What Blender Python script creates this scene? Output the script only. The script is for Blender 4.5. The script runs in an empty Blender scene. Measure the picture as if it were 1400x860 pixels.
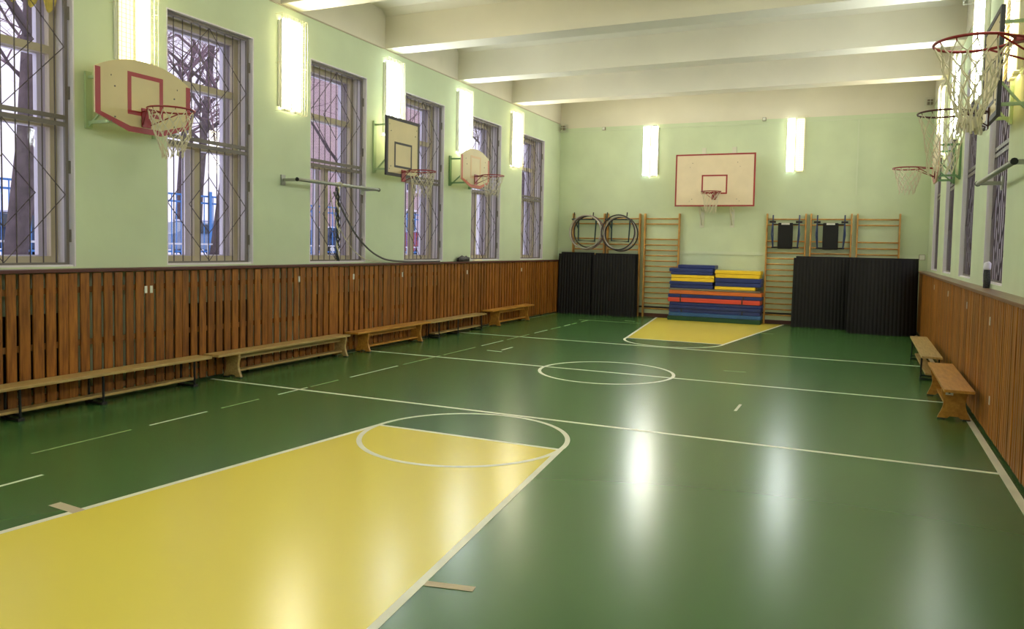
import bpy, bmesh, math, random
from mathutils import Vector, Matrix
random.seed(7)
PI = math.pi
C = bpy.context.scene.collection
S = bpy.context.scene

# ------------------------------------------------------------------ camera
F, CX, CY = 1025.698, 730.335, 388.921
yaw, pitch, roll = (math.radians(a) for a in (23.674, 2.848, 1.199))
fw = Vector((-math.sin(yaw)*math.cos(pitch), math.cos(yaw)*math.cos(pitch), -math.sin(pitch)))
rt0 = Vector((math.cos(yaw), math.sin(yaw), 0)); up0 = rt0.cross(fw)
rt = rt0*math.cos(roll) + up0*math.sin(roll)
up = -rt0*math.sin(roll) + up0*math.cos(roll)
cam = bpy.data.cameras.new('camera'); camo = bpy.data.objects.new('camera', cam); C.objects.link(camo)
camo.matrix_world = Matrix(((rt.x, up.x, -fw.x, 0), (rt.y, up.y, -fw.y, 0), (rt.z, up.z, -fw.z, 1.688), (0, 0, 0, 1)))
cam.sensor_fit = 'HORIZONTAL'; cam.sensor_width = 36; cam.lens = F/1400*36
cam.shift_x = (700-CX)/1400; cam.shift_y = (CY-430)/1400
cam.clip_start = .05; cam.clip_end = 500
S.camera = camo

# ------------------------------------------------------------------ world, light levels, exposure
SKY, LAMP = 1.0, 22.0
w = bpy.data.worlds.new('sky'); S.world = w; w.use_nodes = True
nt = w.node_tree; nt.nodes.clear()
wo = nt.nodes.new('ShaderNodeOutputWorld'); bg = nt.nodes.new('ShaderNodeBackground')
tc = nt.nodes.new('ShaderNodeTexCoord'); sx = nt.nodes.new('ShaderNodeSeparateXYZ'); cr = nt.nodes.new('ShaderNodeValToRGB')
nt.links.new(tc.outputs['Generated'], sx.inputs[0]); nt.links.new(sx.outputs['Z'], cr.inputs[0])
cr.color_ramp.elements[0].color = (.80, .76, .93, 1); cr.color_ramp.elements[1].color = (.93, .91, 1.0, 1)
nt.links.new(cr.outputs[0], bg.inputs[0]); bg.inputs[1].default_value = SKY
nt.links.new(bg.outputs[0], wo.inputs[0])
S.view_settings.view_transform = 'Standard'; S.view_settings.look = 'None'
S.view_settings.exposure = 0.72; S.view_settings.gamma = 1
S.cycles.max_bounces = 8; S.cycles.diffuse_bounces = 5; S.cycles.transparent_max_bounces = 24
S.cycles.sample_clamp_indirect = 4; S.cycles.blur_glossy = 1.5
S.cycles.use_denoising = True

# ------------------------------------------------------------------ materials
def lin(c):
    return tuple(((v/255)/12.92 if v/255 <= .04045 else ((v/255+.055)/1.055)**2.4) for v in c)+(1,)
def mat(name, col, rough=.6, metal=0, spec=.5, var=0, vscale=3, bump=0, bscale=30, coat=0, dark=None, stretch=None, rnd=0):
    m = bpy.data.materials.new(name); m.use_nodes = True; t = m.node_tree; b = t.nodes['Principled BSDF']
    b.inputs['Roughness'].default_value = rough; b.inputs['Metallic'].default_value = metal
    b.inputs['Specular IOR Level'].default_value = spec; b.inputs['Coat Weight'].default_value = coat
    co = lin(col); b.inputs['Base Color'].default_value = co
    tcn = t.nodes.new('ShaderNodeTexCoord'); mp = t.nodes.new('ShaderNodeMapping')
    t.links.new(tcn.outputs['Object'], mp.inputs[0])
    if stretch: mp.inputs['Scale'].default_value = stretch
    out = None
    if var or dark:
        n = t.nodes.new('ShaderNodeTexNoise'); n.inputs['Scale'].default_value = vscale; n.inputs['Detail'].default_value = 6
        t.links.new(mp.outputs[0], n.inputs['Vector'])
        r = t.nodes.new('ShaderNodeValToRGB'); t.links.new(n.outputs['Fac'], r.inputs[0])
        d = lin(dark) if dark else tuple(v*(1-var) for v in co[:3])+(1,)
        l = co if dark else tuple(min(1, v*(1+var)) for v in co[:3])+(1,)
        r.color_ramp.elements[0].position = .32; r.color_ramp.elements[1].position = .66
        r.color_ramp.elements[0].color = d; r.color_ramp.elements[1].color = l
        t.links.new(r.outputs[0], b.inputs['Base Color']); out = r.outputs[0]
        if rnd:      # each piece of wood a little lighter or darker than the next
            oi = t.nodes.new('ShaderNodeObjectInfo'); mr = t.nodes.new('ShaderNodeMapRange')
            mr.inputs['To Min'].default_value = 1-rnd; mr.inputs['To Max'].default_value = 1+rnd
            t.links.new(oi.outputs['Random'], mr.inputs['Value'])
            hs = t.nodes.new('ShaderNodeHueSaturation'); t.links.new(out, hs.inputs['Color']); t.links.new(mr.outputs[0], hs.inputs['Value'])
            t.links.new(hs.outputs[0], b.inputs['Base Color'])
            vm = t.nodes.new('ShaderNodeVectorMath'); t.links.new(tcn.outputs['Object'], vm.inputs[0])
            sc = t.nodes.new('ShaderNodeMath'); sc.operation = 'MULTIPLY'; sc.inputs[1].default_value = 50
            t.links.new(oi.outputs['Random'], sc.inputs[0]); t.links.new(sc.outputs[0], vm.inputs[1]); t.links.new(vm.outputs[0], mp.inputs[0])
    if bump:
        n2 = t.nodes.new('ShaderNodeTexNoise'); n2.inputs['Scale'].default_value = bscale; n2.inputs['Detail'].default_value = 4
        t.links.new(mp.outputs[0], n2.inputs['Vector'])
        bp = t.nodes.new('ShaderNodeBump'); bp.inputs['Strength'].default_value = bump; bp.inputs['Distance'].default_value = .01
        t.links.new(n2.outputs['Fac'], bp.inputs['Height']); t.links.new(bp.outputs[0], b.inputs['Normal'])
    return m
def emit(name, col, s):
    m = bpy.data.materials.new(name); m.use_nodes = True; b = m.node_tree.nodes['Principled BSDF']
    b.inputs['Base Color'].default_value = lin(col); b.inputs['Emission Color'].default_value = lin(col); b.inputs['Emission Strength'].default_value = s
    m.cycles.emission_sampling = 'NONE'
    return m
def floor_mat(name, col):      # even gloss paint
    return mat(name, col, rough=.25, spec=.5)
M = {}
M['green_floor'] = floor_mat('green_floor_paint', (66, 106, 56))
M['yellow_floor'] = floor_mat('yellow_floor_paint', (231, 211, 84))
M['line'] = mat('white_line_paint', (228, 226, 208), .35, var=.08)
M['line_worn'] = mat('worn_line_paint', (150, 160, 110), .4, var=.3, vscale=14)
M['tape'] = mat('beige_tape', (188, 172, 146), .5)
M['wall'] = mat('pale_green_wall_paint', (201, 213, 181), .75, spec=.2, var=.05, vscale=1.3, bump=.12, bscale=14)
M['white_wall'] = mat('cream_wall_paint', (222, 216, 198), .8, spec=.2, var=.04, vscale=1.1, bump=.1, bscale=12)
M['reveal'] = mat('white_reveal_paint', (222, 216, 224), .6, var=.03)
M['slat'] = mat('orange_brown_stained_pine', (160, 100, 36), .5, spec=.35, var=.0, vscale=4, dark=(112, 64, 18), stretch=(9, 9, .9), rnd=.22)
M['slat_r'] = mat('honey_stained_pine', (172, 112, 36), .5, spec=.3, vscale=4, dark=(122, 72, 22), stretch=(9, 9, .9), rnd=.26)
M['batten'] = mat('rough_batten_wood', (150, 104, 56), .6, dark=(110, 70, 34), vscale=5)
M['cap'] = mat('dark_red_brown_cap', (82, 36, 24), .45, var=.15)
M['ledge'] = mat('brown_ledge', (150, 116, 92), .3, dark=(124, 92, 70), vscale=2, stretch=(6, .6, 6))
M['bench'] = mat('pale_bench_wood', (192, 162, 104), .4, dark=(164, 132, 78), vscale=5, stretch=(8, .7, 8))
M['bench_o'] = mat('varnished_orange_wood', (200, 144, 62), .35, dark=(172, 114, 40), vscale=5, stretch=(6, .8, 6))
M['bar_wood'] = mat('light_varnished_wood', (206, 156, 78), .4, dark=(176, 122, 54), vscale=6)
M['black_metal'] = mat('black_metal', (30, 30, 32), .4, metal=.3)
M['grille'] = mat('grey_brown_painted_iron', (84, 74, 76), .5)
M['grille_frame'] = mat('grey_painted_iron_frame', (112, 104, 98), .5, var=.1)
M['sash'] = mat('beige_window_paint', (184, 172, 146), .5, var=.05)
M['pvc'] = mat('white_window_frame', (226, 222, 236), .4)
M['red'] = mat('dark_red_paint', (150, 34, 34), .4, var=.1)
M['rim_red'] = mat('red_painted_steel', (134, 28, 30), .35, metal=.2, var=.12)
M['rim_dark'] = mat('dark_worn_steel_rim', (74, 34, 32), .4, metal=.2)
M['board'] = mat('cream_painted_plywood', (206, 190, 144), .5, var=.05)
M['board_w'] = mat('pale_pinkish_backboard', (224, 206, 176), .5, var=.04)
M['black'] = mat('black_paint', (34, 28, 28), .5)
M['orange_edge'] = mat('faded_orange_border', (190, 96, 70), .5)
M['faint_line'] = mat('faded_tan_border', (210, 176, 128), .5)
M['green_steel'] = mat('green_painted_steel', (106, 142, 98), .5)
M['pale_steel'] = mat('pale_green_painted_steel', (168, 190, 146), .5)
M['white_steel'] = mat('white_painted_steel', (208, 208, 190), .5)
M['cord'] = mat('off_white_net_cord', (206, 198, 172), .9)
M['housing'] = mat('white_lamp_housing', (226, 226, 214), .5)
M['on_cool'] = emit('lit_tube_cool', (240, 250, 255), LAMP*.35)
M['on_warm'] = emit('lit_tube_warm', (255, 246, 214), LAMP*.35)
M['dim'] = emit('dim_tube_yellow', (244, 232, 170), 1.3)
M['wire'] = mat('pale_wire', (206, 200, 160), .5)
M['matblack'] = mat('black_vinyl', (16, 13, 12), .6, spec=.35, var=.12)
M['blue'] = mat('dark_blue_vinyl', (34, 50, 116), .45, var=.1)
M['lblue'] = mat('mid_blue_vinyl', (48, 92, 150), .45, var=.1)
M['yellow'] = mat('yellow_vinyl', (240, 202, 40), .45, var=.06)
M['orange'] = mat('orange_vinyl', (214, 112, 46), .45, var=.06)
M['redv'] = mat('coral_red_vinyl', (214, 74, 54), .45, var=.06)
M['greenv'] = mat('dark_green_vinyl', (22, 70, 44), .45, var=.1)
M['grey'] = mat('grey_vinyl', (130, 118, 100), .5)
M['steel'] = mat('grey_steel_pipe', (158, 160, 150), .35, metal=.5)
M['teal_steel'] = mat('dark_teal_steel', (36, 66, 70), .4, metal=.3)
M['navy_steel'] = mat('navy_blue_steel', (36, 54, 92), .4, metal=.3)
M['hoop_silver'] = mat('silver_hoop', (176, 168, 160), .35, metal=.4)
M['hoop_dark'] = mat('dark_hoop', (52, 46, 48), .4, metal=.2)
M['hoop_brown'] = mat('brown_grey_hoop', (120, 96, 92), .4, metal=.2)
M['rope'] = mat('dark_rope', (60, 62, 62), .9, var=.5, vscale=60)
M['hose'] = mat('grey_hose', (94, 92, 88), .6)
M['label'] = mat('white_paper', (226, 222, 210), .7)
M['trunking'] = mat('pale_cable_trunking', (204, 214, 186), .5)
M['radiator'] = mat('dark_radiator_paint', (34, 28, 24), .5)
M['snow'] = mat('snow', (236, 236, 248), .9, var=.04, bump=.3, bscale=2)
M['bark'] = mat('grey_brown_bark', (92, 80, 84), .9, var=.25, vscale=6, bump=.6, bscale=14)
M['twig'] = mat('mauve_twig', (128, 104, 114), .9)
M['bluefence'] = mat('blue_fence_paint', (70, 132, 200), .5)
M['railing'] = mat('white_railing', (200, 204, 214), .5)
M['brick_wall'] = mat('mortar', (206, 188, 182), .9, var=.06)
M['car_silver'] = mat('silver_blue_car_paint', (150, 164, 184), .25, metal=.4)
M['car_red'] = mat('red_car_paint', (176, 40, 52), .25, metal=.2)
M['car_dark'] = mat('dark_blue_car_paint', (54, 68, 96), .25, metal=.3)
M['tyre'] = mat('tyre_rubber', (24, 24, 26), .8)
M['carglass'] = mat('dark_car_glass', (50, 60, 72), .1)
M['yellow_cloth'] = mat('yellow_cloth', (198, 178, 92), .9, var=.2, vscale=12)
M['curtain_edge'] = mat('cream_fringe', (224, 214, 180), .9)
# brick facade colour (joints drawn by material: the building is far away)
bm_ = mat('brick_facade', (190, 150, 148), .9); t = bm_.node_tree
bt = t.nodes.new('ShaderNodeTexBrick'); bt.inputs['Scale'].default_value = 3
bt.inputs['Color1'].default_value = lin((190, 164, 164)); bt.inputs['Color2'].default_value = lin((170, 146, 150)); bt.inputs['Mortar'].default_value = lin((216, 200, 200))
tcb = [x for x in t.nodes if x.type == 'TEX_COORD'][0]; sb = t.nodes.new('ShaderNodeSeparateXYZ'); cb = t.nodes.new('ShaderNodeCombineXYZ'); ad = t.nodes.new('ShaderNodeMath')
t.links.new(tcb.outputs['Object'], sb.inputs[0]); t.links.new(sb.outputs[0], ad.inputs[0]); t.links.new(sb.outputs[1], ad.inputs[1])
t.links.new(ad.outputs[0], cb.inputs[0]); t.links.new(sb.outputs[2], cb.inputs[1]); t.links.new(cb.outputs[0], bt.inputs['Vector']); t.links.new(bt.outputs[0], t.nodes['Principled BSDF'].inputs['Base Color']); M['brick'] = bm_
# window glass: clear with a weak mirror reflection
g = bpy.data.materials.new('window_glass'); g.use_nodes = True; t = g.node_tree; t.nodes.clear()
o_ = t.nodes.new('ShaderNodeOutputMaterial'); tr = t.nodes.new('ShaderNodeBsdfTransparent'); gl = t.nodes.new('ShaderNodeBsdfGlossy')
gl.inputs['Roughness'].default_value = .02; tr.inputs[0].default_value = (.93, .93, .95, 1)
fr = t.nodes.new('ShaderNodeLayerWeight'); pw = t.nodes.new('ShaderNodeMath'); pw.operation = 'POWER'; pw.inputs[1].default_value = 4
ma = t.nodes.new('ShaderNodeMath'); ma.operation = 'MULTIPLY_ADD'; ma.inputs[1].default_value = .35; ma.inputs[2].default_value = .025
t.links.new(fr.outputs['Facing'], pw.inputs[0]); t.links.new(pw.outputs[0], ma.inputs[0]); mx = t.nodes.new('ShaderNodeMixShader')
t.links.new(ma.outputs[0], mx.inputs[0]); t.links.new(tr.outputs[0], mx.inputs[1]); t.links.new(gl.outputs[0], mx.inputs[2]); t.links.new(mx.outputs[0], o_.inputs[0]); M['glass'] = g

# ------------------------------------------------------------------ helpers
def box(bm, x0, x1, y0, y1, z0, z1, bev=0):
    r = bmesh.ops.create_cube(bm, size=1)
    for v in r['verts']:
        v.co = Vector(((x0+x1)/2+v.co.x*(x1-x0), (y0+y1)/2+v.co.y*(y1-y0), (z0+z1)/2+v.co.z*(z1-z0)))
    if bev:
        es = list({e for v in r['verts'] for e in v.link_edges})
        bmesh.ops.bevel(bm, geom=es, offset=bev, segments=2, affect='EDGES', profile=.6)
def tube(bm, pts, r, n=6, close=False, caps=True):
    pts = [Vector(p) for p in pts]; N = len(pts); rings = []
    rr = r if isinstance(r, (list, tuple)) else [r]*N
    prev = None
    for i, p in enumerate(pts):
        if close: d = pts[(i+1) % N]-pts[i-1]
        else: d = pts[min(i+1, N-1)]-pts[max(i-1, 0)]
        if d.length < 1e-9: d = Vector((0, 0, 1))
        d.normalize()
        if prev is None:
            a = Vector((0, 0, 1)) if abs(d.z) < .9 else Vector((1, 0, 0)); a = (a-d*a.dot(d)).normalized()
        else:
            a = prev-d*prev.dot(d); a = a.normalized() if a.length > 1e-6 else d.orthogonal().normalized()
        prev = a; b = d.cross(a)
        rings.append([bm.verts.new(p+(a*math.cos(2*PI*k/n)+b*math.sin(2*PI*k/n))*rr[i]) for k in range(n)])
    for i in range(N if close else N-1):
        A, B = rings[i], rings[(i+1) % N]
        for k in range(n):
            bm.faces.new((A[k], A[(k+1) % n], B[(k+1) % n], B[k]))
    if caps and not close:
        bm.faces.new(rings[0][::-1]); bm.faces.new(rings[-1])
def bar(bm, a, b, wx, wz=None):      # square bar between two points
    a, b = Vector(a), Vector(b); wz = wz or wx; d = (b-a).normalized()
    s = Vector((0, 0, 1)) if abs(d.z) < .95 else Vector((0, 1, 0))
    u = d.cross(s).normalized(); v = u.cross(d).normalized()
    vs = [bm.verts.new(p+u*i*wx/2+v*j*wz/2) for p in (a, b) for i, j in ((-1, -1), (1, -1), (1, 1), (-1, 1))]
    for f in ((0, 1, 2, 3), (7, 6, 5, 4), (0, 4, 5, 1), (1, 5, 6, 2), (2, 6, 7, 3), (3, 7, 4, 0)):
        bm.faces.new([vs[i] for i in f])
def prism(bm, prof, axis, a0, a1):    # closed 2D outline extruded along an axis
    def P(u, v, a): return {'x': (a, u, v), 'y': (u, a, v), 'z': (u, v, a)}[axis]
    A = [bm.verts.new(P(u, v, a0)) for u, v in prof]; B = [bm.verts.new(P(u, v, a1)) for u, v in prof]
    bm.faces.new(A); bm.faces.new(B[::-1])
    for i in range(len(prof)):
        j = (i+1) % len(prof); bm.faces.new((A[i], B[i], B[j], A[j]))
def ring_prism(bm, outer, inner, y0, y1):   # frame between two outlines of equal length, in x-z, extruded along y
    n = len(outer)
    V = [[bm.verts.new((u, y, v)) for u, v in pr] for y in (y0, y1) for pr in (outer, inner)]
    for i in range(n):
        j = (i+1) % n
        bm.faces.new((V[0][i], V[0][j], V[1][j], V[1][i])); bm.faces.new((V[2][i], V[3][i], V[3][j], V[2][j]))
        bm.faces.new((V[0][i], V[2][i], V[2][j], V[0][j])); bm.faces.new((V[1][i], V[1][j], V[3][j], V[3][i]))
def mesh(name, bm, m, smooth=False):
    bmesh.ops.recalc_face_normals(bm, faces=bm.faces)
    me = bpy.data.meshes.new(name); bm.to_mesh(me); bm.free()
    me.materials.append(M[m] if isinstance(m, str) else m)
    if smooth:
        for p in me.polygons: p.use_smooth = True
    return me
def link(name, me, parent=None, loc=(0, 0, 0), rotz=0, scale=None, kind=None):
    o = bpy.data.objects.new(name, me); C.objects.link(o); o.location = loc; o.rotation_euler = (0, 0, rotz)
    if scale: o.scale = scale
    if parent: o.parent = parent
    if kind: o['kind'] = kind
    return o
def obj(name, bm, m, parent=None, smooth=False, loc=(0, 0, 0), kind=None):
    return link(name, mesh(name, bm, m, smooth), parent, loc, kind=kind)
def B(): return bmesh.new()
def bx(name, m, parent, *dims, bev=0, kind=None, loc=(0, 0, 0)):
    bm = B(); box(bm, *dims, bev=bev); return obj(name, bm, m, parent, loc=loc, kind=kind)
def tag(o, label, cat, group=None):
    o['label'] = label; o['category'] = cat
    if group: o['group'] = group
    return o
def thing(name, label, cat, loc=(0, 0, 0), rotz=0, group=None):
    o = bpy.data.objects.new(name, None); C.objects.link(o); o.location = loc; o.rotation_euler = (0, 0, rotz); o.empty_display_size = .1
    return tag(o, label, cat, group)
def struct(name, loc=(0, 0, 0), rotz=0):
    o = bpy.data.objects.new(name, None); C.objects.link(o); o.location = loc; o.rotation_euler = (0, 0, rotz); o['kind'] = 'structure'
    return o
def dup(root, loc, rotz, label, group=None):
    r = root.copy(); C.objects.link(r); r.location = loc; r.rotation_euler = (0, 0, rotz); r['label'] = label
    if group: r['group'] = group
    for ch in list(root.children):
        c = ch.copy(); C.objects.link(c); c.parent = r
        for g_ in ch.children:
            d = g_.copy(); C.objects.link(d); d.parent = c
    return r
LEFT, RIGHT, BACK = -PI/2, PI/2, PI     # local +y points into the room

# ------------------------------------------------------------------ room shell
WL, WR, D, N = -7.42, 1.27, 18.45, -1.6
ZB, ZC, ZT = 1.39, 4.93, 5.55           # sill level, top of green paint / beam soffit, ceiling
T = .5
PITCH = 2.447
LW = [3.83+PITCH*i for i in range(6)]   # near edge of each left window
WW = 1.345
RW = [8.74, 11.19, 13.64, 16.08]
ZW = 4.345
fl = bx('floor', 'green_floor', None, WL-T, WR+T, N-T, D+T, -.2, 0, kind='structure')
bx('ceiling', 'white_wall', None, WL-T, WR+T, N-T, D+T, ZT, ZT+.2, kind='structure')
def long_wall(name, x0, x1, wins):
    bm = B(); box(bm, x0, x1, N, D, 0, ZB); box(bm, x0, x1, N, D, ZW, ZC)
    y = N
    for a in wins: box(bm, x0, x1, y, a, ZB, ZW); y = a+WW
    box(bm, x0, x1, y, D, ZB, ZW)
    o = obj(name, bm, 'wall', kind='structure')
    bx('upper_wall', 'white_wall', o, x0, x1, N, D, ZC, ZT)
    return o
long_wall('wall_left', WL-T, WL, LW); long_wall('wall_right', WR, WR+T, RW)
wb = bx('wall_back', 'wall', None, WL-T, WR+T, D, D+T, 0, 4.80, kind='structure'); bx('upper_wall', 'white_wall', wb, WL-T, WR+T, D, D+T, 4.80, ZT)
wn = bx('wall_front', 'wall', None, WL-T, WR+T, N-T, N, 0, ZC, kind='structure'); bx('upper_wall', 'white_wall', wn, WL-T, WR+T, N-T, N, ZC, ZT)
for i in range(7):
    y = 8.30+PITCH*(i-3)
    if i < 7:
        bm = B(); a, b_ = y-.19, y+.19
        prism(bm, [(a, ZC), (b_, ZC), (b_, ZT-.10), (b_+.12, ZT), (a-.12, ZT), (a, ZT-.10)], 'x', WL+.002, WR-.002)
        bmesh.ops.translate(bm, verts=bm.verts, vec=(0, 0, 0)); obj('ceiling_beam', bm, 'white_wall', kind='structure')
# thin bead where the green paint meets the white
for k, (x0, x1) in enumerate(((WL, WL+.012), (WR-.012, WR))):
    bx('trim_%d' % (k+3), 'sash', None, x0, x1, N, D, ZC-.02, ZC-.004, kind='structure')

# ------------------------------------------------------------------ windows
def window(idx, x, y, rot):
    root = struct('window_%d' % idx, (x, y, ZB), rot); h = ZW-ZB; hw = WW/2
    bm = B()
    box(bm, -hw, -hw+.015, -.5, -.001, 0, h); box(bm, hw-.015, hw, -.5, -.001, 0, h)
    box(bm, -hw+.015, hw-.015, -.5, -.001, h-.015, h); obj('reveal', bm, 'reveal', root)
    bx('sill', 'reveal', root, -hw+.015, hw-.015, -.5, -.02, 0, .02)
    bm = B(); a = hw-.016
    box(bm, -a, -a+.07, -.33, -.26, .02, h-.016); box(bm, a-.07, a, -.33, -.26, .02, h-.016)
    for z0, z1 in ((.02, .10), (1.42, 1.50), (2.16, 2.24), (h-.10, h-.016)): box(bm, -a+.07, a-.07, -.33, -.26, z0, z1)
    box(bm, -.05, .05, -.33, -.26, .10, 1.42); obj('window_frame', bm, 'sash', root)
    bm = B()
    box(bm, -a, -a+.09, -.49, -.43, .02, h-.016); box(bm, a-.09, a, -.49, -.43, .02, h-.016)
    for z0, z1 in ((.02, .11), (1.43, 1.49), (2.17, 2.23), (h-.11, h-.016)): box(bm, -a+.09, a-.09, -.49, -.43, z0, z1)
    box(bm, -.04, .04, -.49, -.43, .11, 1.43); obj('outer_frame', bm, 'pvc', root)
    for (x0, x1, z0, z1) in ((-a+.07, -.05, .10, 1.42), (.05, a-.07, .10, 1.42), (-a+.07, a-.07, 1.50, 2.16), (-a+.07, a-.07, 2.24, h-.10)):
        bx('pane', 'glass', root, x0, x1, -.297, -.292, z0, z1)
    return root
GW = WW-.06; GH = ZW-ZB
def grille_proto(label):
    r = thing('window_grille', label, 'window grille', group='iron grilles over the windows'); h = GH; a = GW/2
    o = [(-a, .01), (a, .01), (a, h-.02), (-a, h-.02)]; w_ = .032; i_ = [(-a+w_, .01+w_), (a-w_, .01+w_), (a-w_, h-.02-w_), (-a+w_, h-.02-w_)]
    bm = B(); ring_prism(bm, o, i_, -.035, -.005); obj('frame', bm, 'grille_frame', r)
    zm = h/2
    for dz in (-.035, .035): bx('rail', 'grille_frame', r, -a+w_, a-w_, -.033, -.006, zm+dz-.022, zm+dz+.022)
    bars = B(); tube(bars, [(0, -.02, .03), (0, -.02, h-.04)], .0065, 5); me = mesh('bar', bars, 'grille')
    n = 9
    for k in range(1, n+1): link('bar', me, r, (-a+2*a*k/(n+1), 0, 0))
    for z0, z1 in ((.045, zm-.06), (zm+.06, h-.055)):
        cz = (z0+z1)/2
        for s in (1, .5):
            dx, dz = (a-.035)*s, (z1-z0)/2*s; bm = B()
            tube(bm, [(-dx, -.008, cz), (0, -.008, cz+dz), (dx, -.008, cz), (0, -.008, cz-dz)], .0065, 5, close=True); obj('diamond', bm, 'grille', r)
    bm = B()
    for z in (.25, .95, 1.7, 2.5): tube(bm, [(-a-.008, -.002, z), (-a-.008, -.002, z+.13)], .012, 6)
    obj('hinge', bm, 'grille_frame', r, kind='stuff')
    return r
names_l = ['first window at the left edge of the frame', 'second left window beyond the nearest fan-shaped backboard', 'left window crossed by the long grey wall pipe',
           'left window just behind the black-framed square backboard', 'left window just behind the small farthest fan-shaped backboard', 'left window nearest the back corner']
gp = None
wi = 1
for k, y in enumerate(LW):
    window(wi, WL, y+WW/2, LEFT); wi += 1
    lab = 'iron grille with nested diamonds over the '+names_l[k]
    if gp is None: gp = grille_proto(lab); gp.location = (WL-.055, y+WW/2, ZB); gp.rotation_euler = (0, 0, LEFT)
    else: dup(gp, (WL-.055, y+WW/2, ZB), LEFT, lab)
names_r = ['nearest right window behind the short grey pipe', 'second visible window on the right wall', 'third visible window on the right wall', 'farthest window on the right wall']
for k, y in enumerate(RW):
    window(wi, WR, y+WW/2, RIGHT); wi += 1
    dup(gp, (WR+.05, y+WW/2, ZB), RIGHT, 'iron grille with nested diamonds over the '+names_r[k])

# ------------------------------------------------------------------ slatted wainscots
def wainscot(idx, side, xf, xw, m, capm, ztop, pitch, gapw, wide):
    s = 1 if side == 'left' else -1
    root = struct('trim_%d' % idx, (0, 0, 0)); vs = []
    for k in range(3):
        bm = B(); wd = pitch-gapw+(-.006, 0, .006)[k]; zt = ztop-.04
        box(bm, -.011, .011, -wd/2, wd/2, .035, zt, bev=.002); vs.append(mesh('slat', bm, m))
    y = 2.2; k = 0
    while y < D-.08:
        o = link('slat', random.choice(vs), root, (xf-s*.011+random.uniform(-.002, .002), y+random.uniform(-.004, .004), random.uniform(-.006, .004)))
        y += pitch if k % 11 else pitch-gapw+.004
        k += 1
    for z in (.12, .62, 1.16):
        a, b_ = sorted((xf-s*.023, xf-s*.045)); bx('batten', 'batten', root, a, b_, 2.1, D-.02, z-.03, z+.03)
    a, b_ = sorted((xf+s*wide, xw)); bx('cap', capm, root, a, b_, N+.02, D-.002, ztop-.035, ztop, bev=.006)
    return root
t1 = wainscot(1, 'left', -7.26, WL, 'slat', 'cap', 1.372, .127, .034, .025)
t2 = wainscot(2, 'right', 1.115, WR, 'slat_r', 'ledge', 1.345, .094, .020, .04)
lt = B(); box(lt, 0, .006, -.016, .016, -.04, .04); ltm = mesh('latch', lt, 'label')
for y, z in ((5.86, 1.13), (5.93, 1.13), (8.32, 1.17), (9.55, 1.17), (10.9, 1.17), (13.2, 1.16), (15.8, 1.16)): link('latch', ltm, t1, (-7.2595, y, z))
for y, z in ((8.2, 1.08), (9.95, 1.12), (12.1, 1.15), (14.4, 1.15), (8.0, .36)): link('latch', ltm, t2, (1.1085, y, z))
rp = None
for k, y in enumerate(LW):
    lab = 'dark ribbed radiator behind the wood slats under the '+names_l[k].replace('over', '')
    if len(lab.split()) > 16: lab = 'dark ribbed radiator behind slats under the '+names_l[k]
    if rp is None:
        rp = thing('radiator', lab, 'radiator', (WL+.055, y+WW/2, 0), 0, 'radiators behind the left slats')
        rb = B(); box(rb, -.028, .028, -.036, .036, .2, .93, bev=.008); rm = mesh('rib', rb, 'radiator')
        for j in range(14): link('rib', rm, rp, (0, -.56+.086*j, 0))
        bm = B(); tube(bm, [(0, -.6, .26), (0, .6, .26)], .018, 8); tube(bm, [(0, -.6, .86), (0, .6, .86)], .018, 8); tube(bm, [(0, -.52, .26), (0, -.52, 0)], .015, 6); tube(bm, [(0, .52, .26), (0, .52, 0)], .015, 6)
        obj('pipe', bm, 'radiator', rp)
    else: dup(rp, (WL+.055, y+WW/2, 0), 0, lab)

# ------------------------------------------------------------------ court markings (thin paint on the floor)
z1_, z2_ = .0010, .0018
def quad(name, pts, m, z, th=.0008):
    bm = B(); prism(bm, [(p[0], p[1]) for p in pts], 'z', z-th, z); return obj(name, bm, m, fl)
def seg(name, a, b_, wd, m, z):
    a, b_ = Vector(a), Vector(b_); d = (b_-a).normalized(); n = Vector((-d.y, d.x))*wd/2
    return quad(name, [a-n, b_-n, b_+n, a+n], m, z)
def arc(name, c, r, a0, a1, wd, m, z, n=72):
    bm = B(); n = max(8, int(n*abs(a1-a0)/(2*PI))); rows = []
    for i in range(n+1):
        t_ = a0+(a1-a0)*i/n; e = (math.cos(t_), math.sin(t_))
        rows.append([bm.verts.new((c[0]+e[0]*q, c[1]+e[1]*q, h)) for q, h in ((r-wd/2, z-.0008), (r+wd/2, z-.0008), (r+wd/2, z), (r-wd/2, z))])
    for A, B_ in zip(rows, rows[1:]):
        for k in range(4): bm.faces.new((A[k], A[(k+1) % 4], B_[(k+1) % 4], B_[k]))
    return obj(name, bm, m, fl)
xc, R, Y1, Y2, Y3 = -3.173, .911, 5.774, 9.748, 13.745
quad('lane_paint', [(xc-1.44, 1.1), (xc+1.44, 1.1), (xc+R, Y1), (xc-R, Y1)], 'yellow_floor', .0008)
quad('lane_paint', [(xc-1.50, 18.30), (xc+1.53, 18.36), (xc+R, Y3), (xc-R, Y3)], 'yellow_floor', .0008)
for yf, yb, dx in ((Y1, 1.1, 1.44), (Y3, 18.33, 1.51)):
    seg('marking', (xc-R, yf), (xc+R, yf), .042, 'line', .0016)
    for s in (-1, 1): seg('marking', (xc+s*R, yf), (xc+s*dx, yb), .048, 'line', .0020)
arc('marking', (xc, Y1), R, 0, 2*PI, .045, 'line', .0024); arc('marking', (xc, Y2), R, 0, 2*PI, .045, 'line', .0024); arc('marking', (xc, Y3), R, PI, 2*PI, .045, 'line', .0024)
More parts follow.
